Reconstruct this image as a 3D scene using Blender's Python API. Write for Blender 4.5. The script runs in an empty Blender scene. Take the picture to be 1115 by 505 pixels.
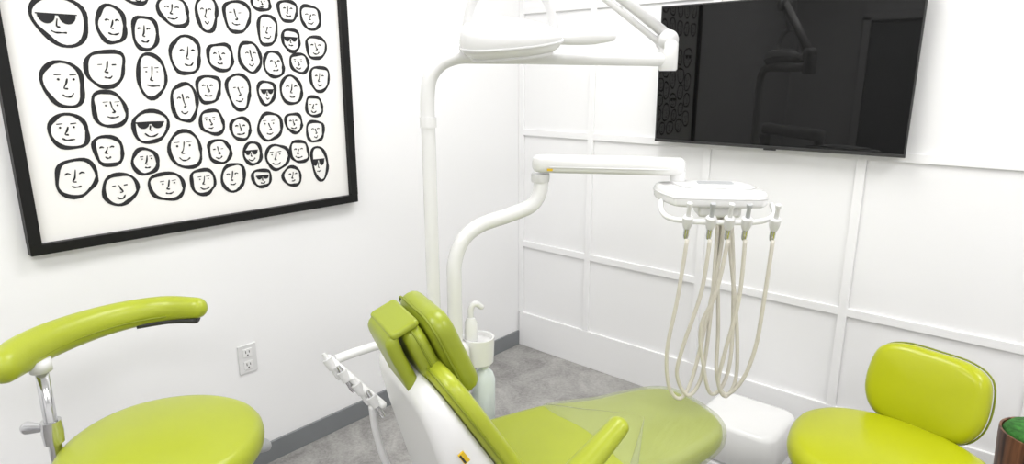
import bpy, bmesh, math, random
from mathutils import Vector, Matrix
random.seed(7)
scene=bpy.context.scene
COL=scene.collection

# ------------------------------------------------------------ materials
def new_mat(name):
    m=bpy.data.materials.new(name); m.use_nodes=True
    return m,m.node_tree.nodes,m.node_tree.links,m.node_tree.nodes['Principled BSDF']
def mat(name,color,rough=0.5,metal=0.0,var=0.03,scale=8.0,bump=0.0,bscale=200.0,spec=0.5,coat=0.0,alpha=1.0,trans=0.0,ior=1.45):
    m,N,L,B=new_mat(name)
    tc=N.new('ShaderNodeTexCoord'); no=N.new('ShaderNodeTexNoise'); no.inputs['Scale'].default_value=scale
    no.inputs['Detail'].default_value=4
    L.new(tc.outputs['Object'],no.inputs['Vector'])
    cr=N.new('ShaderNodeValToRGB')
    cr.color_ramp.elements[0].position=0.3; cr.color_ramp.elements[1].position=0.7
    cr.color_ramp.elements[0].color=(*[c*(1-var) for c in color],1)
    cr.color_ramp.elements[1].color=(*[min(1,c*(1+var)) for c in color],1)
    L.new(no.outputs['Fac'],cr.inputs['Fac']); L.new(cr.outputs['Color'],B.inputs['Base Color'])
    B.inputs['Roughness'].default_value=rough; B.inputs['Metallic'].default_value=metal
    B.inputs['Specular IOR Level'].default_value=spec; B.inputs['Coat Weight'].default_value=coat
    B.inputs['Alpha'].default_value=alpha; B.inputs['Transmission Weight'].default_value=trans
    B.inputs['IOR'].default_value=ior
    if bump>0:
        n2=N.new('ShaderNodeTexNoise'); n2.inputs['Scale'].default_value=bscale
        L.new(tc.outputs['Object'],n2.inputs['Vector'])
        b=N.new('ShaderNodeBump'); b.inputs['Strength'].default_value=bump; b.inputs['Distance'].default_value=0.002
        L.new(n2.outputs['Fac'],b.inputs['Height']); L.new(b.outputs['Normal'],B.inputs['Normal'])
    return m
M_wall=mat('wall_paint',(0.86,0.86,0.865),0.55,var=0.006,scale=2,bump=0.08,bscale=250)
M_panel=mat('panel_paint',(0.87,0.87,0.875),0.4,var=0.004,scale=2)
M_ceil=mat('ceiling_paint',(0.85,0.85,0.85),0.8,var=0.005)
M_base=mat('grey_vinyl_base',(0.20,0.21,0.22),0.45,var=0.03)
M_white=mat('white_enamel',(0.80,0.80,0.795),0.25,var=0.006,coat=0.2)
M_plast=mat('white_plastic',(0.70,0.70,0.70),0.35,var=0.01)
M_grey=mat('grey_plastic',(0.42,0.43,0.44),0.4,var=0.02)
M_dark=mat('dark_plastic',(0.03,0.03,0.03),0.4,var=0.05)
M_blk=mat('black_frame_wood',(0.006,0.006,0.006),0.45,var=0.1,scale=30,spec=0.3)
M_ink=mat('ink',(0.018,0.018,0.02),0.8,var=0.3,scale=40)
M_print=mat('print_paper',(0.86,0.85,0.83),0.6,var=0.01,scale=3)
M_chrome=mat('chrome',(0.62,0.62,0.63),0.16,1.0,var=0.02)
M_green=mat('green_vinyl',(0.365,0.415,0.030),0.30,var=0.03,scale=5,bump=0.15,bscale=350,spec=0.5)
M_green2=mat('green_vinyl_headrest',(0.285,0.335,0.025),0.30,var=0.03,scale=5,bump=0.15,bscale=350)
M_greenb=mat('green_vinyl_stool',(0.39,0.42,0.005),0.29,var=0.03,scale=5,bump=0.1,bscale=350)
M_seam=mat('green_piping',(0.20,0.24,0.012),0.5,var=0.03)
M_hose=mat('beige_hose',(0.64,0.61,0.54),0.45,var=0.02,scale=30)
M_label=mat('yellow_label',(0.75,0.5,0.02),0.5,var=0.02)
M_bottle=mat('bottle_plastic',(0.74,0.81,0.79),0.15,var=0.02)
M_cover=mat('clear_plastic_cover',(0.54,0.59,0.32),0.12,var=0.04,scale=12,alpha=0.36,bump=0.3,bscale=25,spec=0.8)
M_moss=mat('moss',(0.03,0.15,0.02),0.8,var=0.5,scale=60,bump=0.6,bscale=120)
# screen
M_scr,N,L,B=new_mat('tv_glass'); B.inputs['Base Color'].default_value=(0.004,0.004,0.004,1)
B.inputs['Specular IOR Level'].default_value=0.30
no=N.new('ShaderNodeTexNoise'); no.inputs['Scale'].default_value=3
mr=N.new('ShaderNodeMapRange'); mr.inputs['To Min'].default_value=0.015; mr.inputs['To Max'].default_value=0.03
L.new(no.outputs['Fac'],mr.inputs['Value']); L.new(mr.outputs['Result'],B.inputs['Roughness'])
# wood
M_wood,N,L,B=new_mat('walnut_staves')
tc=N.new('ShaderNodeTexCoord'); mp=N.new('ShaderNodeMapping'); mp.inputs['Scale'].default_value=(14,14,1.2)
no=N.new('ShaderNodeTexNoise'); no.inputs['Scale'].default_value=4; no.inputs['Detail'].default_value=6
cr=N.new('ShaderNodeValToRGB'); cr.color_ramp.elements[0].color=(0.05,0.018,0.008,1); cr.color_ramp.elements[1].color=(0.24,0.10,0.045,1)
cr.color_ramp.elements[0].position=0.35; cr.color_ramp.elements[1].position=0.65
L.new(tc.outputs['Object'],mp.inputs['Vector']);L.new(mp.outputs['Vector'],no.inputs['Vector']);L.new(no.outputs['Fac'],cr.inputs['Fac']);L.new(cr.outputs['Color'],B.inputs['Base Color'])
B.inputs['Roughness'].default_value=0.45
# floor
M_floor,N,L,B=new_mat('grey_stone_floor')
tc=N.new('ShaderNodeTexCoord')
n1=N.new('ShaderNodeTexNoise'); n1.inputs['Scale'].default_value=4.5; n1.inputs['Detail'].default_value=10; n1.inputs['Roughness'].default_value=0.7; n1.inputs['Distortion'].default_value=0.9
n2=N.new('ShaderNodeTexNoise'); n2.inputs['Scale'].default_value=70; n2.inputs['Detail'].default_value=5; n2.inputs['Roughness'].default_value=0.75
mx=N.new('ShaderNodeMath'); mx.operation='ADD'; mu=N.new('ShaderNodeMath'); mu.operation='MULTIPLY'; mu.inputs[1].default_value=0.60
L.new(tc.outputs['Object'],n1.inputs['Vector']);L.new(tc.outputs['Object'],n2.inputs['Vector'])
L.new(n2.outputs['Fac'],mu.inputs[0]);L.new(n1.outputs['Fac'],mx.inputs[0]);L.new(mu.outputs[0],mx.inputs[1])
cr=N.new('ShaderNodeValToRGB'); cr.color_ramp.elements[0].position=0.62; cr.color_ramp.elements[1].position=0.98
cr.color_ramp.elements[0].color=(0.20,0.194,0.186,1); cr.color_ramp.elements[1].color=(0.43,0.42,0.405,1)
L.new(mx.outputs[0],cr.inputs['Fac']);L.new(cr.outputs['Color'],B.inputs['Base Color'])
B.inputs['Roughness'].default_value=0.45
# led
M_led,N,L,B=new_mat('led_diffuser'); B.inputs['Base Color'].default_value=(1,1,1,1)
B.inputs['Emission Color'].default_value=(1,0.99,0.97,1); B.inputs['Emission Strength'].default_value=4.0

# ------------------------------------------------------------ mesh helpers
def empty(name,loc=(0,0,0),rz=0.0):
    e=bpy.data.objects.new(name,None); COL.objects.link(e); e.location=loc; e.rotation_euler=(0,0,rz); e.empty_display_size=0.1
    return e
def mk(name,verts,faces,m,parent=None,smooth=True,M=None):
    me=bpy.data.meshes.new(name); me.from_pydata([tuple(v) for v in verts],[],faces)
    bm=bmesh.new(); bm.from_mesh(me); bmesh.ops.recalc_face_normals(bm,faces=bm.faces); bm.to_mesh(me); bm.free()
    me.materials.append(m)
    for p in me.polygons: p.use_smooth=smooth
    o=bpy.data.objects.new(name,me); COL.objects.link(o)
    if M is not None: me.transform(M)
    if parent is not None: o.parent=parent
    return o
def box(name,size,loc,m,parent=None,bev=0.0,seg=3,M=None,smooth=None):
    bm=bmesh.new(); bmesh.ops.create_cube(bm,size=1.0)
    for v in bm.verts: v.co=Vector((v.co.x*size[0],v.co.y*size[1],v.co.z*size[2]))
    if bev>0: bmesh.ops.bevel(bm,geom=bm.edges[:],offset=bev,segments=seg,profile=0.5,affect='EDGES')
    me=bpy.data.meshes.new(name); bm.to_mesh(me); bm.free()
    T=Matrix.Translation(loc)
    me.transform((M if M is not None else Matrix())@T)
    me.materials.append(m)
    for p in me.polygons: p.use_smooth=(bev>0)
    o=bpy.data.objects.new(name,me); COL.objects.link(o)
    if bev>0:
        w=o.modifiers.new('wn','WEIGHTED_NORMAL')
    if parent is not None: o.parent=parent
    return o
def catmull(pts,sub=6,closed=False):
    P=[Vector(p) for p in pts]; n=len(P); out=[]
    rng=n if closed else n-1
    for i in range(rng):
        if closed: a,b,c,d=P[(i-1)%n],P[i],P[(i+1)%n],P[(i+2)%n]
        else: a=P[max(i-1,0)];b=P[i];c=P[i+1];d=P[min(i+2,n-1)]
        for k in range(sub):
            t=k/sub
            out.append(0.5*((2*b)+(c-a)*t+(2*a-5*b+4*c-d)*t*t+(3*b-a-3*c+d)*t**3))
    if not closed: out.append(P[-1].copy())
    return out
def sweep(name,pts,r,m,parent=None,nseg=16,sub=6,smooth=True,closed=False,flat=1.0,round_ends=False,up=None):
    if sub>1:
        P=catmull(pts,sub,closed)
        if isinstance(r,(list,tuple)):
            rr=[v.x for v in catmull([(q,0,0) for q in r],sub,closed)]
        else: rr=[r]*len(P)
    else:
        P=[Vector(p) for p in pts]; rr=list(r) if isinstance(r,(list,tuple)) else [r]*len(P)
    if round_ends and not closed:
        t0=(P[0]-P[1]).normalized(); t1=(P[-1]-P[-2]).normalized(); a=[];b=[];ra=[];rb=[]
        for k in range(1,6):
            an=k*math.pi/2/5.2
            a.insert(0,P[0]+t0*rr[0]*math.sin(an)); ra.insert(0,rr[0]*math.cos(an))
            b.append(P[-1]+t1*rr[-1]*math.sin(an)); rb.append(rr[-1]*math.cos(an))
        P=a+P+b; rr=ra+rr+rb
    n=len(P); V=[];Fc=[]
    T=[]
    for i in range(n):
        if closed: t=P[(i+1)%n]-P[i-1]
        else: t=P[min(i+1,n-1)]-P[max(i-1,0)]
        T.append(t.normalized())
    ref=Vector(up) if up else (Vector((0,0,1)) if abs(T[0].z)<0.9 else Vector((1,0,0)))
    nv=(ref-T[0]*ref.dot(T[0])).normalized()
    for i in range(n):
        if up:
            ref=Vector(up); q=ref-T[i]*ref.dot(T[i])
            if q.length>1e-4: nv=q.normalized()
        else:
            q=nv-T[i]*nv.dot(T[i])
            if q.length>1e-6: nv=q.normalized()
        bv=T[i].cross(nv)
        for k in range(nseg):
            a=2*math.pi*k/nseg
            V.append(P[i]+nv*math.cos(a)*rr[i]+bv*math.sin(a)*rr[i]*flat)
    for i in range(n if closed else n-1):
        j=(i+1)%n
        for k in range(nseg):
            l=(k+1)%nseg
            Fc.append((i*nseg+k,i*nseg+l,j*nseg+l,j*nseg+k))
    if not closed:
        Fc.append(tuple(range(nseg))); Fc.append(tuple((n-1)*nseg+k for k in range(nseg)))
    o=mk(name,V,Fc,m,parent,smooth)
    return o
def lathe(name,prof,m,parent=None,loc=(0,0,0),nseg=32,M=None):
    V=[];Fc=[]
    for r,z in prof:
        for k in range(nseg):
            a=2*math.pi*k/nseg; V.append(Vector((loc[0]+r*math.cos(a),loc[1]+r*math.sin(a),loc[2]+z)))
    n=len(prof)
    for i in range(n-1):
        for k in range(nseg):
            l=(k+1)%nseg; Fc.append((i*nseg+k,i*nseg+l,(i+1)*nseg+l,(i+1)*nseg+k))
    Fc.append(tuple(range(nseg))); Fc.append(tuple((n-1)*nseg+k for k in range(nseg)))
    o=mk(name,V,Fc,m,parent,True,M)
    e=o.modifiers.new('es','EDGE_SPLIT'); e.split_angle=math.radians(40)
    return o
def rrect(w,h,r,n=6,cx=0,cy=0):
    out=[]
    for sx,sy,a0 in ((1,1,0),(-1,1,90),(-1,-1,180),(1,-1,270)):
        for k in range(n+1):
            a=math.radians(a0+90*k/n)
            out.append((cx+sx*(w/2-r)+r*math.cos(a),cy+sy*(h/2-r)+r*math.sin(a)))
    res=[]
    for i in range(len(out)):
        a=Vector(out[i]);b=Vector(out[(i+1)%len(out)]); d=(b-a).length; c=max(1,int(d/0.03))
        for k in range(c): q=a.lerp(b,k/c); res.append((q.x,q.y))
    return res
def smooth_outline(pts,sub=6):
    return [(v.x,v.y) for v in catmull([(p[0],p[1],0) for p in pts],sub,True)]
def cushion(name,outline,th,er,crown,m,parent=None,M=None,deform=None,crown_b=0.0,piping=None):
    n=len(outline); O=[Vector((x,y)) for x,y in outline]
    c=sum(O,Vector((0,0)))/n
    area=sum(O[i].x*O[(i+1)%n].y-O[(i+1)%n].x*O[i].y for i in range(n))
    nr=[]
    for i in range(n):
        t=(O[(i+1)%n]-O[i-1]).normalized(); q=Vector((-t.y,t.x)); nr.append(q if area>0 else -q)
    rings=[]
    def ring(inset,k,z): rings.append([((O[i]+nr[i]*inset-c)*k+c,z) for i in range(n)])
    ks=[0.08,0.3,0.5,0.7,0.85,0.95]
    for k in ks: ring(er,k,-th/2-crown_b*(1-k**2.5))
    for i in range(0,9):
        a=math.radians(-90+180*i/8); zc=(th/2-er)*(-1 if a<0 else (1 if a>0 else 0))
        ring(er*(1-math.cos(a)),1,zc+er*math.sin(a))
    for k in reversed(ks): ring(er,k,th/2+crown*(1-k**2.5))
    V=[];Fc=[]
    for rg in rings:
        for q,z in rg: V.append(Vector((q.x,q.y,z)))
    if deform: V=[Vector(deform(v)) for v in V]
    for i in range(len(rings)-1):
        for k in range(n):
            l=(k+1)%n; Fc.append((i*n+k,i*n+l,(i+1)*n+l,(i+1)*n+k))
    Fc.append(tuple(range(n))); Fc.append(tuple((len(rings)-1)*n+k for k in range(n)))
    o=mk(name,V,Fc,m,parent,True,M)
    if piping:
        pz,pr,pm=piping
        P=[Vector((v.x-nv.x*0.001,v.y-nv.y*0.001,pz)) for v,nv in zip(O,nr)]
        if deform: P=[Vector(deform(v)) for v in P]
        if M is not None: P=[M@v for v in P]
        sweep(name+'_piping',P,pr,pm,parent,nseg=8,sub=1,closed=True)
    return o
def frameM(origin,X,Y):
    X=Vector(X).normalized();Y=Vector(Y).normalized();Zv=X.cross(Y)
    m=Matrix(((X.x,Y.x,Zv.x,origin[0]),(X.y,Y.y,Zv.y,origin[1]),(X.z,Y.z,Zv.z,origin[2]),(0,0,0,1)))
    return m

# ------------------------------------------------------------ room
RX,RY,H=4.4,-4.6,2.8
box('floor',(RX+0.2,-RY+0.2,0.1),(RX/2,RY/2,-0.05),M_floor)
box('ceiling',(RX+0.2,-RY+0.2,0.1),(RX/2,RY/2,H+0.05),M_ceil)
box('wall_left',(0.1,-RY+0.2,H),(-0.05,RY/2,H/2),M_wall)
box('wall_back',(RX,0.1,H),(RX/2,0.05,H/2),M_panel)
box('wall_right',(0.1,-RY+0.2,H),(RX+0.05,RY/2,H/2),M_wall)
box('wall_front',(RX,0.1,H),(RX/2,RY-0.05,H/2),M_wall)
box('baseboard_left',(0.012,-RY-0.014,0.088),(0.006,RY/2-0.007,0.044),M_base,bev=0.002)
box('baseboard_right',(0.012,-RY-0.02,0.088),(RX-0.006,RY/2-0.005,0.044),M_base,bev=0.002)
box('baseboard_back',(RX-0.02,0.014,0.21),(RX/2,-0.007,0.105),M_panel,bev=0.002)
door=empty('door_1',(1.2,RY+0.0,0))
box('leaf',(0.92,0.04,2.08),(0,0.022,1.045),M_grey,door,0.003)
for sx in(-1,1): box('jamb',(0.07,0.06,2.15),(sx*0.5,0.031,1.075),M_panel,door,0.004)
box('head',(1.07,0.06,0.07),(0,0.031,2.15),M_panel,door,0.004)
sweep('lever',[(0.38,0.04,1.0),(0.38,0.09,1.0),(0.27,0.09,1.0)],0.009,M_chrome,door,sub=1)
tw=0.035
k=1
for x in (0.018,0.48,1.108,1.736,2.364,2.992,3.62,4.25):
    box('trim_%d'%k,(tw,0.012,H-0.21),(x,-0.006,0.21+(H-0.21)/2),M_panel,bev=0.002); k+=1
for z in (0.63,1.27,1.91,2.55):
    box('trim_%d'%k,(RX-0.01,0.0115,tw),(RX/2,-0.00575,z),M_panel,bev=0.002); k+=1
for i,(x,y) in enumerate(((1.1,-1.1),(3.1,-1.1),(1.1,-3.3),(3.1,-3.3))):
    lp=empty('ceiling_light_panel' ,(x,y,H))
    box('frame',(0.66,1.26,0.02),(0,0,-0.01),M_plast,lp,0.003)
    box('diffuser',(0.60,1.20,0.006),(0,0,-0.022),M_led,lp)
    ld=bpy.data.lights.new('panel_light','AREA'); ld.shape='RECTANGLE'; ld.size=0.6; ld.size_y=1.2; ld.energy=20.5; ld.color=(1.0,0.992,0.985)
    lo=bpy.data.objects.new('lamp',ld); COL.objects.link(lo); lo.parent=lp; lo.location=(0,0,-0.03)

# ------------------------------------------------------------ framed art
art=empty('framed_art_print',(0,0,0))
ay0,ay1,az0,az1=-2.303,-1.131,1.038,2.25
fw=0.032
box('backing',(0.012,ay1-ay0-0.01,az1-az0-0.01),(0.008,(ay0+ay1)/2,(az0+az1)/2),M_print,art)
box('frame_bottom',(0.034,ay1-ay0,fw),(0.019,(ay0+ay1)/2,az0+fw/2),M_blk,art,0.002)
box('frame_top',(0.034,ay1-ay0,fw),(0.019,(ay0+ay1)/2,az1-fw/2),M_blk,art,0.002)
box('frame_side_a',(0.034,fw,az1-az0-2*fw),(0.019,ay0+fw/2,(az0+az1)/2),M_blk,art,0.0)
box('frame_side_b',(0.034,fw,az1-az0-2*fw),(0.019,ay1-fw/2,(az0+az1)/2),M_blk,art,0.0)
# metric rectification of the flat artwork drawing onto the print plane
def rect(u,v):
    dx=u-557.5; dy=v-252.5; t=2.293/(437.5-.757*dx-.1521*dy)
    return (-2.742+(.653*dx+507.2-.1763*dy)*t, 1.55-(160.5+.9725*dy)*t)
drawing=[(66,23,64,58,1),(121,27,36,44,0),(148,-3,28,18,0),(158,36,30,40,0),(189,12,36,36,0),(202,60,36,44,0),(225,15,26,42,0),(258,18,30,38,0),(284,3,22,20,0),(240,62,30,32,0),(272,62,26,38,0),(291,33,24,34,0),(313,12,22,26,0),(338,19,24,28,0),(317,44,22,26,1),(344,52,24,26,0),(69,92,50,52,0),(115,75,46,42,0),(165,83,36,50,0),(227,97,27,34,0),(201,112,30,46,0),(260,100,28,42,0),(298,70,23,32,0),(326,69,22,24,0),(348,86,22,30,0),(290,101,22,28,1),(317,98,26,34,0),(342,116,20,24,0),(119,119,42,40,0),(75,143,46,42,0),(164,138,42,38,1),(231,133,28,30,0),(262,140,24,28,0),(294,138,28,34,0),(320,134,20,24,0),(343,143,20,26,0),(118,164,36,34,0),(158,176,32,32,0),(202,163,40,42,0),(239,165,28,28,0),(275,167,22,28,1),(302,171,28,30,0),(326,165,22,26,0),(348,178,20,38,1),(83,194,50,44,0),(131,206,42,38,0),(182,203,40,34,0),(221,198,30,30,0),(254,193,28,34,0),(285,194,22,22,1),(318,192,22,24,0)]
faces=[]
for u,v,w,h,sg in drawing:
    c=rect(u,v); a=rect(u-w/2,v); b=rect(u+w/2,v); d=rect(u,v-h/2); e=rect(u,v+h/2)
    faces.append((c[0],c[1],b[0]-a[0],d[1]-e[1],sg))
zt=1.94
while zt<2.17:
    y=-2.19
    while y<-1.2:
        faces.append((y+random.uniform(-.008,.008),zt+random.uniform(-.01,.01),random.uniform(.08,.1),random.uniform(.1,.12),1 if random.random()<.12 else 0)); y+=0.115
    zt+=0.13
V=[];Fc=[]
XP=0.0150
def ribbon(pts,w,closed=False,x=XP):
    n=len(pts); b0=len(V)
    for i in range(n):
        p=Vector(pts[i]); 
        t=(Vector(pts[(i+1)%n])-Vector(pts[i-1])) if closed else (Vector(pts[min(i+1,n-1)])-Vector(pts[max(i-1,0)]))
        t.normalize(); q=Vector((-t.y,t.x)); ww=w*(1+0.34*math.sin(i*0.7+b0)*random.uniform(.6,1))
        if not closed and i in(0,n-1): ww*=0.6
        V.append((x,*(p+q*ww/2))); V.append((x,*(p-q*ww/2)))
    for i in range(n if closed else n-1):
        j=(i+1)%n; Fc.append((b0+2*i,b0+2*i+1,b0+2*j+1,b0+2*j))
def blob(pts,x=XP+0.0003):
    b0=len(V)
    for p in pts: V.append((x,p[0],p[1]))
    Fc.append(tuple(range(b0,b0+len(pts))))
def curl(a,n=4): return [(v.x,v.y) for v in catmull([(p[0],p[1],0) for p in a],n)]
for (cy,cz,w,h,sg) in faces:
    w-=0.012;h-=0.012
    ph=[random.uniform(0,6.28) for _ in range(3)]; tilt=random.uniform(-.2,.2)
    am=[random.uniform(.02,.06),random.uniform(.02,.05),random.uniform(.01,.03)]
    pts=[]; n=32; sq=random.uniform(.7,1.0); taper=random.uniform(-.05,.18)
    for i in range(n):
        a=2*math.pi*i/n
        r=1+am[0]*math.sin(2*a+ph[0])+am[1]*math.sin(3*a+ph[1])+am[2]*math.sin(5*a+ph[2])
        ca,sa=math.cos(a),math.sin(a)
        X=math.copysign(abs(ca)**sq,ca)*w/2*r*(1+taper*sa*.8); Y=math.copysign(abs(sa)**sq,sa)*h/2*r
        pts.append((cy+X*math.cos(tilt)-Y*math.sin(tilt)*.5,cz+Y))
    ribbon(pts,0.0112,True)
    lw=0.0043
    s=w*random.uniform(.9,1); dx=random.uniform(-.08,.08)*w; cy2=cy+dx
    if sg:
        for sx in(-1,1):
            q=[]
            for k in range(11):
                a=math.pi+math.pi*k/10; q.append((cy2+sx*s*.21+s*.18*math.cos(a),cz+h*.13+h*.19*math.sin(a)))
            blob(q)
        ribbon([(cy2-s*.42,cz+h*.14),(cy2,cz+h*.13),(cy2+s*.42,cz+h*.14)],lw*1.6)
        ribbon(curl([(cy2,cz+h*.05),(cy2-s*.03,cz-h*.1),(cy2+s*.04,cz-h*.12)]),lw)
    else:
        st=random.random()
        ex=.19*s
        if st<.45:
            for sx in(-1,1): ribbon(curl([(cy2+sx*ex-s*.08,cz+h*.11),(cy2+sx*ex,cz+h*.15),(cy2+sx*ex+s*.08,cz+h*.12)]),lw)
        elif st<.65:
            for sx in(-1,1):
                q=[(cy2+sx*ex+s*.035*math.cos(a*.785),cz+h*.12+s*.035*math.sin(a*.785)) for a in range(8)]; blob(q)
                ribbon([(cy2+sx*ex-s*.09,cz+h*.22),(cy2+sx*ex+s*.08,cz+h*.23)],lw)
        elif st<.85:
            for sx in(-1,1): ribbon([(cy2+sx*ex-s*.06,cz+h*.12),(cy2+sx*ex+s*.06,cz+h*.13)],lw*1.3)
        else:
            for sx in(-1,1):
                ribbon([(cy2+sx*ex-s*.08,cz+h*.2),(cy2+sx*ex+s*.06,cz+h*.21)],lw)
                ribbon([(cy2+sx*ex-s*.03,cz+h*.11),(cy2+sx*ex+s*.03,cz+h*.11)],lw*1.5)
        d=random.choice((-1,1)); nt=random.choice((.14,.24))
        ribbon(curl([(cy2-d*s*.03,cz+h*nt),(cy2+d*s*.015,cz+h*.02),(cy2+d*s*.08,cz-h*.08),(cy2-d*s*.02,cz-h*.10)]),lw)
    mw=random.uniform(.1,.22)*s; md=random.uniform(.01,.09)*h; mt=random.uniform(-.03,.03)*h
    ribbon(curl([(cy2-mw,cz-h*.22-mt),(cy2-mw*.5,cz-h*.22-md*.8),(cy2,cz-h*.22-md),(cy2+mw*.5,cz-h*.22-md*.8),(cy2+mw,cz-h*.21+mt)]),lw)
me=bpy.data.meshes.new('ink_faces'); me.from_pydata(V,[],Fc); me.materials.append(M_ink)
o=bpy.data.objects.new('ink_faces',me); COL.objects.link(o); o.parent=art

# ------------------------------------------------------------ outlet
ou=empty('wall_outlet',(0,-1.672,0.481))
box('plate',(0.006,0.074,0.118),(0.003,0,0),M_plast,ou,0.002)
for dz in(-0.026,0.026):
    box('socket',(0.003,0.036,0.034),(0.0072,0,dz),M_white,ou,0.001)
    for dy,hh in((-0.007,.011),(0.007,.009)): box('slot',(0.001,0.0025,hh),(0.0088,dy,dz+0.004),M_dark,ou)
    box('ground',(0.001,0.005,0.005),(0.0088,0,dz-0.009),M_dark,ou)

# ------------------------------------------------------------ television
tv=empty('wall_television',(1.380,-0.06,1.573))
tw_,th_=1.012,0.592
box('housing',(tw_-0.01,0.028,th_-0.01),(0,0.016,0),M_dark,tv,0.004)
box('screen',(tw_-0.012,0.004,th_-0.016),(0,-0.0005,0.003),M_scr,tv)
for sx in(-1,1): box('bezel_side',(0.006,0.010,th_),(sx*(tw_/2-0.003),0.001,0),M_dark,tv,0.001)
box('bezel_top',(tw_,0.010,0.006),(0,0.001,th_/2-0.003),M_dark,tv,0.001)
box('bezel_bottom',(tw_,0.012,0.012),(0,0.000,-th_/2+0.004),M_dark,tv,0.001)
box('logo_tab',(0.05,0.010,0.008),(0.02,0.0,-th_/2-0.004),M_dark,tv,0.002)
box('wall_mount',(0.4,0.034,0.3),(0,0.043,0),M_dark,tv)

# ------------------------------------------------------------ dental chair
chz=-math.radians(20.8)
CH=(1.159,-1.769,0)
ch=empty('dental_chair',CH,chz)
ol=smooth_outline([(0.0,0.09),(0.17,0.10),(0.235,0.15),(0.245,0.25),(0.24,0.4),(0.225,0.58),(0.205,0.75),(0.185,0.88),(0.145,0.95),(0.06,0.975),(-0.06,0.975),(-0.13,0.945),(-0.175,0.88),(-0.205,0.75),(-0.225,0.58),(-0.24,0.4),(-0.245,0.25),(-0.235,0.15),(-0.17,0.10)],4)
def dseat(v):
    z=v.z
    z+=0.010*math.exp(-((v.y-0.50)/0.14)**2)+0.022*max(0,(v.y-0.5)/0.47)
    z+=0.015*(abs(v.x)/0.24)**3*(1 if v.y<0.5 else max(0,1-(v.y-0.5)/0.2))
    z-=0.010*max(0,(abs(v.x)-0.10)/0.1)*(1 if v.y>0.7 else 0 if v.y<0.5 else (v.y-.5)/.2)
    return (v.x,v.y,z)
cushion('seat_cushion',ol,0.085,0.036,0.006,M_green,ch,Matrix.Translation((0,0,0.440)),dseat,piping=None)
olc=smooth_outline([(0.0,0.50),(0.2,0.51),(0.236,0.55),(0.217,0.75),(0.193,0.89),(0.15,0.962),(0.06,0.986),(-0.06,0.986),(-0.135,0.957),(-0.183,0.89),(-0.217,0.75),(-0.236,0.55),(-0.2,0.48)],5)
cushion('toe_cover',olc,0.096,0.04,0.004,M_cover,ch,Matrix.Translation((0,0,0.441)),dseat)
box('seat_frame',(0.36,0.7,0.05),(0,0.47,0.38),M_plast,ch,0.02)
sweep('lift_arm',[(0,0.30,0.36),(0,0.05,0.22),(0,-0.15,0.09)],0.075,M_plast,ch,flat=1.4,sub=4)
box('base_plate',(0.46,0.86,0.06),(0,-0.02,0.03),M_plast,ch,0.025,4)
box('base_cover',(0.34,0.46,0.14),(0,-0.1,0.12),M_white,ch,0.04,4)
# backrest
up=Vector((0,-0.524,0.852))
MB=frameM((0,0.2,0.5),(1,0,0),up)
ob=smooth_outline([(0.0,-0.14),(0.17,-0.14),(0.225,-0.08),(0.24,0.06),(0.24,0.25),(0.228,0.36),(0.18,0.43),(0.06,0.445),(-0.06,0.445),(-0.17,0.43),(-0.225,0.36),(-0.24,0.25),(-0.24,0.06),(-0.225,-0.08),(-0.17,-0.14)],5)
def dshell(v):
    d=(v.z+0.045)
    f=0.65+1.7*max(0,min(1,(0.44-v.y)/0.54))
    k=1-0.8*max(0,d)
    return (v.x*k,v.y-0.25*d*max(0,(v.y-0.1)/0.34),d*f)
cushion('backrest_shell',ob,0.09,0.03,0.0,M_white,ch,MB,dshell)
ob2=[(x*1.0,y*1.0+0.006) for x,y in ob]
cushion('backrest_pad',ob2,0.05,0.022,0.0,M_green,ch,MB@Matrix.Translation((0,0,-0.026)),crown_b=0.012,piping=(0.012,0.0028,M_seam))
box('label',(0.004,0.032,0.016),(0.2325,0.275,0.048),M_label,ch,M=MB)
box('label_text',(0.0046,0.027,0.005),(0.2325,0.275,0.052),M_dark,ch,M=MB)
# headrest
uh=Vector((0,-0.40,0.917))
MH=frameM((0,-0.008,0.882),(1,0,0),uh)
cushion('headrest_pad_rear',rrect(0.235,0.235,0.05),0.05,0.023,0.004,M_green2,ch,MH,crown_b=0.004,piping=(0.0,0.003,M_seam))
cushion('headrest_pad_front',rrect(0.25,0.245,0.055),0.066,0.030,0.004,M_green2,ch,MH@Matrix.Translation((0,-0.005,-0.062)),crown_b=0.01,piping=(0.02,0.003,M_seam))
def dflap(v):
    t=max(0,-v.y-0.02); top=max(0,v.y-0.085)
    return (v.x,v.y,v.z+0.12*t-9.0*top*top)
cushion('headrest_flap',rrect(0.175,0.315,0.022,cx=0.012,cy=-0.0325),0.034,0.016,0.0,M_green2,ch,MH@Matrix.Translation((0,0,0.054)),dflap)
cushion('headrest_flap_fold',rrect(0.175,0.075,0.012,cx=0.012),0.018,0.008,0.0,M_green2,ch,MH@Matrix.Translation((0,0.120,0.012))@Matrix.Rotation(math.radians(90),4,'X'))
box('headrest_bracket',(0.09,0.16,0.014),(-0.0,-0.13,0.028),M_plast,ch,0.005,M=MH)
# near armrest
sweep('armrest',[(0.268,0.10,0.46),(0.268,0.20,0.525),(0.264,0.32,0.60),(0.250,0.445,0.678)],[0.03,0.033,0.031,0.024],M_green,ch,nseg=20,flat=1.25,round_ends=True,up=(0,0,1))
sweep('armrest_support',[(0.26,0.2,0.51),(0.262,0.19,0.44),(0.20,0.2,0.39)],0.018,M_plast,ch,round_ends=True)

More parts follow.
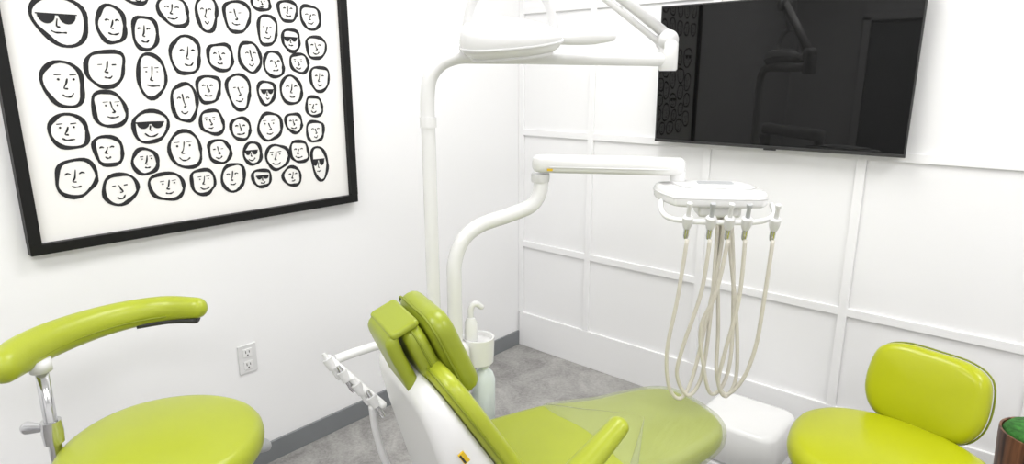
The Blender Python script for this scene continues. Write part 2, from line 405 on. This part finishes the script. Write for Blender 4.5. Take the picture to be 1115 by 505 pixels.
# ------------------------------------------------------------ pole light
dl=empty('dental_operating_light',CH,chz)
sweep('light_post',[(-0.42,0.203,0.715),(-0.42,0.203,0.9),(-0.42,0.203,1.3),(-0.42,0.203,1.50),(-0.414,0.222,1.575),(-0.398,0.28,1.615),(-0.37,0.38,1.62),(-0.29,0.66,1.618),(-0.206,0.952,1.615)],0.0215,M_white,dl,nseg=20,sub=6)
lathe('post_collar',[(0.025,0),(0.025,0.03)],M_white,dl,(-0.42,0.203,1.41))
lathe('arm_joint',[(0.0,-0.035),(0.026,-0.035),(0.03,-0.03),(0.03,0.05),(0.024,0.06),(0.0,0.06)],M_white,dl,(-0.206,0.952,1.615))
e0=Vector((-0.21,0.945,1.675)); e1=Vector((-0.33,0.55,1.956))
dd=(e1-e0).normalized(); nn=Vector((0,0,1))-dd*dd.z; nn.normalize()
sweep('light_spring_arm_lower',[e0-nn*0.020,e1-nn*0.020],0.010,M_white,dl,sub=1)
sweep('light_spring_arm_upper',[e0+nn*0.014,e1+nn*0.014],0.017,M_white,dl,sub=1)
sweep('spring_joint',[e0+Vector((0.02,-0.008,0.0)),e0+Vector((-0.02,0.008,0.0))],0.032,M_plast,dl,sub=1,nseg=24)
sweep('knuckle',[e1+Vector((0.025,-0.01,0)),e1+Vector((-0.025,0.01,0))],0.036,M_plast,dl,sub=1,nseg=24)
ax=Vector((0.4,0.9,0)).normalized()
LC=Vector((-0.285,0.415,1.668))
sweep('lamp_drop',[e1,e1+Vector((0.0,-0.06,0.0)),LC+Vector((-0.02,0.03,0.24)),LC+Vector((0,0,0.155))],0.018,M_white,dl)
for s_ in(-1,1):
    sweep('lamp_yoke',[LC+Vector((0,0,0.165)),LC+ax*s_*0.06+Vector((0,0,0.15)),LC+ax*s_*0.11+Vector((0,0,0.10)),LC+ax*s_*0.132+Vector((0,0,0.01))],0.013,M_plast,dl)
ML=frameM(LC,ax,Vector((-ax.y,ax.x,0)))
tiltM=Matrix.Rotation(math.radians(-5),4,'Y')@Matrix.Rotation(math.radians(12),4,'X')
oll=smooth_outline([(0.15,0.0),(0.135,0.06),(0.05,0.10),(-0.07,0.10),(-0.135,0.06),(-0.15,0),(-0.135,-0.06),(-0.07,-0.10),(0.05,-0.10),(0.135,-0.06)],6)
def dlamp(v):
    k=1+0.45*max(-1,min(1,-v.x/0.15))
    return (v.x,v.y,v.z*(k if v.z>0 else 1.0))
cushion('lamp_housing',oll,0.085,0.040,0.018,M_white,dl,ML@tiltM,dlamp)
cushion('lamp_rim',[(x*1.02,y*1.02) for x,y in oll],0.008,0.003,0.0,M_plast,dl,ML@tiltM@Matrix.Translation((0,0,-0.012)))
cushion('lamp_lens',[(x*.82,y*.78) for x,y in oll],0.014,0.006,0.0,M_plast,dl,ML@tiltM@Matrix.Translation((0,0,-0.043)))
sweep('lamp_handle',[ML@Vector((0.12,0,0.0)),ML@Vector((0.17,0,0.004)),ML@Vector((0.24,0,0.008)),ML@Vector((0.30,0,0.008))],[0.014,0.020,0.023,0.014],M_white,dl,flat=0.6,round_ends=True,up=(0,0,1))

# ------------------------------------------------------------ chair-side delivery unit
dl=empty('dental_delivery_unit',CH,chz)
box('junction_block',(0.11,0.20,0.34),(-0.42,0.215,0.53),M_white,dl,0.03,4)
box('block_bracket',(0.14,0.12,0.08),(-0.33,0.2,0.30),M_white,dl,0.02,3)
sweep('support_leg',[(-0.42,0.21,0.42),(-0.42,0.21,0.25),(-0.42,0.2,0.0)],0.04,M_white,dl,sub=1)
sweep('delivery_post',[(-0.42,0.277,0.60),(-0.42,0.277,0.75),(-0.42,0.277,0.90),(-0.424,0.282,0.97),(-0.425,0.312,1.04),(-0.42,0.373,1.085),(-0.395,0.47,1.115),(-0.372,0.54,1.145),(-0.368,0.571,1.19),(-0.368,0.575,1.25)],0.0245,M_white,dl,nseg=20,sub=6)
lathe('arm_hub',[(0,-0.04),(0.029,-0.04),(0.031,-0.035),(0.031,-0.012),(0.0,-0.012)],M_plast,dl,(-0.370,0.573,1.262))
A0=Vector((-0.378,0.545,1.285));A1=Vector((-0.11,0.965,1.278))
dA=(A1-A0).normalized(); LA=(A1-A0).length
MA=frameM((A0+A1)/2,dA,Vector((-dA.y,dA.x,0)))
cushion('delivery_arm',rrect(LA,0.07,0.034,8),0.058,0.022,0.0,M_white,dl,MA)
cushion('delivery_arm_seam',rrect(LA*0.86,0.074,0.034,8),0.005,0.002,0.0,M_plast,dl,MA@Matrix.Translation((0.0,0,-0.008)))
box('arm_label',(0.018,0.001,0.008),(-LA/2+0.06,-0.0355,-0.016),M_label,dl,M=MA)
lathe('head_pivot',[(0,-0.07),(0.02,-0.07),(0.024,-0.03),(0.024,0.0),(0,0)],M_white,dl,(A1.x-0.012,A1.y-0.02,1.265))
MHd=Matrix.Translation((-0.018,0.985,1.2))@Matrix.Rotation(math.radians(55),4,'Z')
def HH(x,y,z): return MHd@Vector((x,y,z))
oh=smooth_outline([(0.150,-0.09),(0.160,-0.05),(0.14,0.05),(0.10,0.10),(0.0,0.11),(-0.12,0.11),(-0.160,0.09),(-0.165,0.03),(-0.13,-0.08),(-0.10,-0.105),(0.0,-0.11),(0.11,-0.108)],5)
cushion('control_head_body',oh,0.05,0.018,0.003,M_white,dl,MHd,crown_b=0.01)
cushion('control_head_rim',[(x*1.012,y*1.012) for x,y in oh],0.006,0.0025,0.0,M_plast,dl,MHd@Matrix.Translation((0,0,0.004)))
cushion('control_head_mat',[(x*.74+.01,y*.66) for x,y in oh],0.005,0.0015,0.0,M_plast,dl,MHd@Matrix.Translation((0,0.010,0.0295)))
cushion('control_display',rrect(0.11,0.05,0.012),0.004,0.0015,0.0,M_grey,dl,MHd@Matrix.Translation((0.02,0.03,0.0325)))
box('underside_block',(0.13,0.10,0.04),(0.02,-0.03,-0.04),M_white,dl,0.012,M=MHd)
sweep('instrument_bar',[HH(-0.15,-0.02,-0.02),HH(-0.155,-0.09,-0.04),HH(-0.13,-0.125,-0.055),HH(-0.05,-0.135,-0.06),HH(0.05,-0.135,-0.06),HH(0.13,-0.13,-0.055),HH(0.172,-0.10,-0.04),HH(0.178,-0.05,-0.02)],0.008,M_white,dl)
ux=[-0.085,-0.018,0.035,0.085,0.165]
for i,x in enumerate(ux):
    MM=MHd@Matrix.Translation((x,-0.14,-0.062))@Matrix.Rotation(math.radians(18),4,'X')
    lathe('holder',[(0,-0.018),(0.011,-0.018),(0.015,-0.005),(0.016,0.018),(0.012,0.022),(0,0.022)],M_plast,dl,nseg=20,M=MM)
    lathe('handpiece',[(0,-0.055),(0.006,-0.055),(0.0085,-0.045),(0.0085,-0.02),(0,-0.02)],M_chrome,dl,nseg=16,M=MM)
    lathe('handpiece_tip',[(0,0.02),(0.007,0.02),(0.006,0.05),(0.009,0.058),(0.008,0.066),(0,0.066)],M_grey if i%2 else M_plast,dl,nseg=16,M=MM)
loops=[
 [(-0.085,-.11),(-0.10,-.30),(-0.120,-.48),(-0.105,-.61),(-0.065,-.655),(-0.03,-.59),(0.0,-.42),(0.03,-.2),(0.04,-.05)],
 [(-0.018,-.11),(-0.03,-.28),(-0.07,-.46),(-0.082,-.57),(-0.04,-.645),(0.0,-.58),(0.015,-.4),(0.02,-.2),(0.02,-.05)],
 [(0.035,-.11),(0.015,-.28),(-0.02,-.40),(0.0,-.54),(0.03,-.635),(0.07,-.61),(0.09,-.50),(0.08,-.25),(0.06,-.05)],
 [(0.085,-.11),(0.085,-.3),(0.06,-.48),(0.05,-.59),(0.08,-.645),(0.11,-.58),(0.10,-.40),(0.07,-.2),(0.05,-.05)],
 [(0.165,-.11),(0.160,-.3),(0.152,-.46),(0.125,-.58),(0.080,-.64),(0.05,-.58),(0.045,-.42),(0.03,-.2),(0.03,-.05)]]
for j,lp in enumerate(loops):
    n=len(lp); pts=[]
    for i,(x,z) in enumerate(lp):
        yy=-0.155+0.10*(i/(n-1))+0.004*j
        pts.append(HH(x,yy,z))
    sweep('hose_%d'%(j+1),pts,0.0062,M_hose,dl,nseg=10,sub=8)
lathe('cuspidor_cup',[(0,-0.05),(0.046,-0.05),(0.052,-0.045),(0.055,0.03),(0.055,0.045),(0.048,0.045),(0.042,0.03),(0,0.026)],M_white,dl,(-0.42,0.362,0.65))
box('cup_arm',(0.04,0.10,0.03),(-0.42,0.31,0.62),M_white,dl,0.008)
sweep('cup_filler',[(-0.42,0.335,0.66),(-0.42,0.335,0.76),(-0.42,0.335,0.80),(-0.415,0.35,0.818),(-0.41,0.37,0.805)],0.010,M_white,dl,round_ends=True)
lathe('cup_filler_base',[(0,0),(0.024,0),(0.022,0.06),(0.014,0.08),(0,0.08)],M_white,dl,(-0.42,0.335,0.69))
lathe('water_bottle',[(0,-0.25),(0.034,-0.25),(0.040,-0.24),(0.041,-0.05),(0.032,-0.025),(0.018,-0.01),(0.018,0.02),(0,0.02)],M_bottle,dl,(-0.42,0.380,0.585))
lathe('bottle_cap',[(0,0),(0.024,0),(0.024,0.03),(0,0.03)],M_plast,dl,(-0.42,0.380,0.585))
# assistant instrument holder
sweep('assistant_arm',[(-0.42,0.15,0.70),(-0.42,0.05,0.735),(-0.42,-0.04,0.73),(-0.425,-0.12,0.715)],0.014,M_white,dl)
sweep('assistant_bar',[(-0.43,-0.14,0.72),(-0.38,-0.10,0.68),(-0.33,-0.06,0.64),(-0.29,-0.02,0.60)],0.012,M_white,dl,round_ends=True)
for i in range(4):
    q=Vector((-0.43,-0.14,0.72)).lerp(Vector((-0.29,-0.02,0.60)),0.06+i*0.27)
    MI=Matrix.Translation(q+Vector((0.01,-0.01,0)))@Matrix.Rotation(math.radians(25),4,'X')@Matrix.Rotation(math.radians(-15),4,'Y')
    lathe('assistant_holder',[(0,-0.02),(0.013,-0.02),(0.016,0.015),(0,0.015)],M_plast,dl,nseg=18,M=MI)
    lathe('assistant_handpiece',[(0,-0.06),(0.006,-0.06),(0.009,-0.05),(0.008,0.02),(0.006,0.035),(0,0.037)],M_chrome if i%2 else M_plast,dl,nseg=16,M=MI)
sweep('suction_tube',[(-0.30,-0.05,0.60),(-0.30,-0.04,0.50),(-0.305,0.0,0.36),(-0.34,0.10,0.27)],0.011,M_plast,dl,nseg=14)

# ------------------------------------------------------------ floor utility box
ub=empty('floor_utility_box',(1.485,-0.30,0))
cushion('cover',rrect(0.34,0.32,0.06,6),0.18,0.035,0.006,M_white,ub,Matrix.Translation((0,0,0.115)))
cushion('skirt',rrect(0.355,0.335,0.06,6),0.03,0.006,0.0,M_plast,ub,Matrix.Translation((0,0,0.015)))
um=empty('power_cable',(0,0,0))
sweep('cable_a',[(1.34,-0.36,0.05),(1.28,-0.42,0.015),(1.30,-0.55,0.008),(1.40,-0.68,0.008),(1.36,-0.85,0.008),(1.30,-1.05,0.012)],0.0065,M_hose,um)
sweep('cable_b',[(1.36,-0.42,0.06),(1.34,-0.50,0.015),(1.42,-0.60,0.009),(1.52,-0.66,0.009),(1.44,-0.80,0.009),(1.32,-1.05,0.014)],0.0085,M_plast,um)

# ------------------------------------------------------------ stools
def star_base(parent,cx,cy,r,ztop,a0=0.3):
    lathe('column_cover',[(0,0.08),(0.04,0.08),(0.038,0.12),(0.028,0.14),(0.028,ztop*0.6),(0,ztop*0.6)],M_chrome,parent,(cx,cy,0))
    lathe('gas_lift',[(0,ztop*0.55),(0.016,ztop*0.55),(0.016,ztop),(0,ztop)],M_chrome,parent,(cx,cy,0))
    for i in range(5):
        a=a0+i*2*math.pi/5; d=Vector((math.cos(a),math.sin(a),0)); c=Vector((cx,cy,0))
        sweep('base_leg',[c+d*0.02+Vector((0,0,0.11)),c+d*r*0.5+Vector((0,0,0.10)),c+d*r+Vector((0,0,0.08))],[0.024,0.02,0.014],M_chrome,parent,nseg=12,round_ends=True)
        sweep('caster_stem',[c+d*r+Vector((0,0,0.08)),c+d*r+Vector((0,0,0.05))],0.007,M_chrome,parent,sub=1,nseg=8)
        t=Vector((-d.y,d.x,0)); w=c+d*r+Vector((0,0,0.026))
        for s_ in(-1,1): sweep('caster_wheel',[w+t*s_*0.006,w+t*s_*0.02],0.026,M_dark,parent,sub=1,nseg=20)
s1=empty('assistant_stool',(0.674,-2.226,0))
ov=smooth_outline([(0.245*math.cos(a)*(1+0.03*math.cos(2*a)),0.245*math.sin(a)) for a in [2*math.pi*i/16 for i in range(16)]],4)
cushion('seat',ov,0.085,0.04,0.014,M_green,s1,Matrix.Translation((0,0,0.622)))
lathe('seat_pan',[(0,0),(0.12,0),(0.19,0.012),(0.19,0.02),(0,0.02)],M_dark,s1,(0,0,0.562))
box('mechanism',(0.14,0.10,0.04),(0,0,0.545),M_dark,s1,0.01)
star_base(s1,0,0,0.27,0.53,0.5)
arm=[(-0.125,-0.262,0.912),(-0.165,-0.225,0.914),(-0.218,-0.15,0.915),(-0.260,-0.04,0.914),(-0.262,0.06,0.914),(-0.228,0.135,0.916),(-0.165,0.188,0.918)]
sweep('arm_pad',arm,[0.040,0.046,0.045,0.042,0.039,0.036,0.030],M_green,s1,nseg=24,flat=0.9,round_ends=True,up=(0,0,1))
sweep('arm_pad_piping',[(x*0.86,y*0.86,z-0.012) for x,y,z in arm[1:-1]],0.0022,M_seam,s1,nseg=6)
sweep('arm_plate',[(x*0.985,y*0.985,z-0.034) for x,y,z in arm[4:]],[0.010]*3,M_dark,s1,nseg=10,flat=1.8,up=(0,0,1))
px,py=-0.158,-0.191
sweep('arm_post',[(px,py,0.88),(px,py,0.50)],0.0145,M_chrome,s1,sub=1,nseg=20)
sweep('arm_collar',[(px,py,0.893),(px,py,0.863)],0.024,M_plast,s1,sub=1,nseg=20)
lathe('clamp',[(0,-0.03),(0.022,-0.03),(0.024,0),(0.022,0.03),(0,0.03)],M_chrome,s1,(px,py,0.70))
sweep('clamp_knob',[(px-0.01,py-0.01,0.71),(px-0.045,py-0.04,0.71)],[0.008,0.016],M_chrome,s1,sub=1,nseg=16,round_ends=True)
sweep('post_bracket',[(px,py,0.51),(px*0.6,py*0.6,0.525),(0,0,0.535)],0.014,M_chrome,s1)
sweep('height_lever',[(0.0,0.03,0.53),(-0.02,0.16,0.515),(-0.025,0.235,0.500),(-0.03,0.275,0.495)],[0.006,0.006,0.014,0.02],M_grey,s1,flat=1.6,round_ends=True,up=(0,0,1),nseg=12)

s2=empty('dentist_stool',(2.080,-0.880,0))
n2=Vector((0.245,0.969)); t2=Vector((0.969,-0.245))
pts=[]
for i in range(20):
    a=2*math.pi*i/20; u=0.26*math.cos(a); w=0.262*math.sin(a)
    if w>0: w=w*0.83; u*=1.03*(1+0.05*math.sin(a))
    q=t2*u+n2*w; pts.append((q.x,q.y))
ov=smooth_outline(pts,3)
cushion('seat',ov,0.085,0.04,0.012,M_greenb,s2,Matrix.Translation((0,0,0.520)))
lathe('seat_pan',[(0,0),(0.12,0),(0.19,0.012),(0.19,0.02),(0,0.02)],M_dark,s2,(0,0,0.46))
box('mechanism',(0.14,0.10,0.04),(0,0,0.445),M_dark,s2,0.01)
star_base(s2,0,0,0.26,0.43,0.9)
bc=Vector((0.036,0.243,0.650))
Yb=(Vector((0,0,1))*0.97+Vector((n2.x,n2.y,0))*0.24).normalized()
MBk=frameM(bc,(t2.x,t2.y,0),Yb)
obk=smooth_outline([(0.0,0.124),(0.09,0.120),(0.145,0.09),(0.162,0.02),(0.156,-0.055),(0.12,-0.108),(0.05,-0.126),(-0.05,-0.126),(-0.12,-0.108),(-0.156,-0.055),(-0.162,0.02),(-0.145,0.09),(-0.09,0.120)],5)
def dbk(v): return (v.x,v.y,v.z+0.35*v.x*v.x)
cushion('backrest',obk,0.07,0.032,0.008,M_greenb,s2,MBk,dbk,crown_b=0.006,piping=(-0.022,0.0028,M_seam))
cushion('backrest_shell',[(x*.93,y*.93) for x,y in obk],0.015,0.006,0.0,M_dark,s2,MBk@Matrix.Translation((0,0,-0.035)))
bb=Vector((n2.x,n2.y,0))
sweep('back_bar',[bb*0.02+Vector((0,0,0.44)),bb*0.22+Vector((0,0,0.435)),bb*0.31+Vector((0,0,0.47)),bb*0.325+Vector((0,0,0.56)),bb*0.305+Vector((0,0,0.64))],0.013,M_chrome,s2,flat=1.5,round_ends=True)

# ------------------------------------------------------------ wooden planter (right edge)
pl=empty('wooden_planter',(2.400,-0.50,0))
lathe('staves',[(0,0.0),(0.075,0.0),(0.08,0.02),(0.094,0.3),(0.105,0.53),(0.105,0.555),(0.099,0.555),(0.097,0.52),(0,0.52)],M_wood,pl,nseg=40)
lathe('moss_top',[(0,0.52),(0.098,0.52),(0.096,0.552),(0.085,0.566),(0.05,0.574),(0.02,0.576),(0,0.576)],M_moss,pl,nseg=40)

# ------------------------------------------------------------ world + camera
w=bpy.data.worlds.new('w'); scene.world=w; w.use_nodes=True
w.node_tree.nodes['Background'].inputs[0].default_value=(1,1,1,1); w.node_tree.nodes['Background'].inputs[1].default_value=0.5
cam=bpy.data.cameras.new('camera'); co=bpy.data.objects.new('camera',cam); COL.objects.link(co)
cam.sensor_width=36; cam.lens=689/1115*36; cam.clip_start=0.02
co.location=(2.308,-2.742,1.55); co.rotation_euler=(math.radians(90-13.47),0,math.radians(40.8))
scene.camera=co
scene.view_settings.view_transform='Standard'
scene.view_settings.exposure=0.0
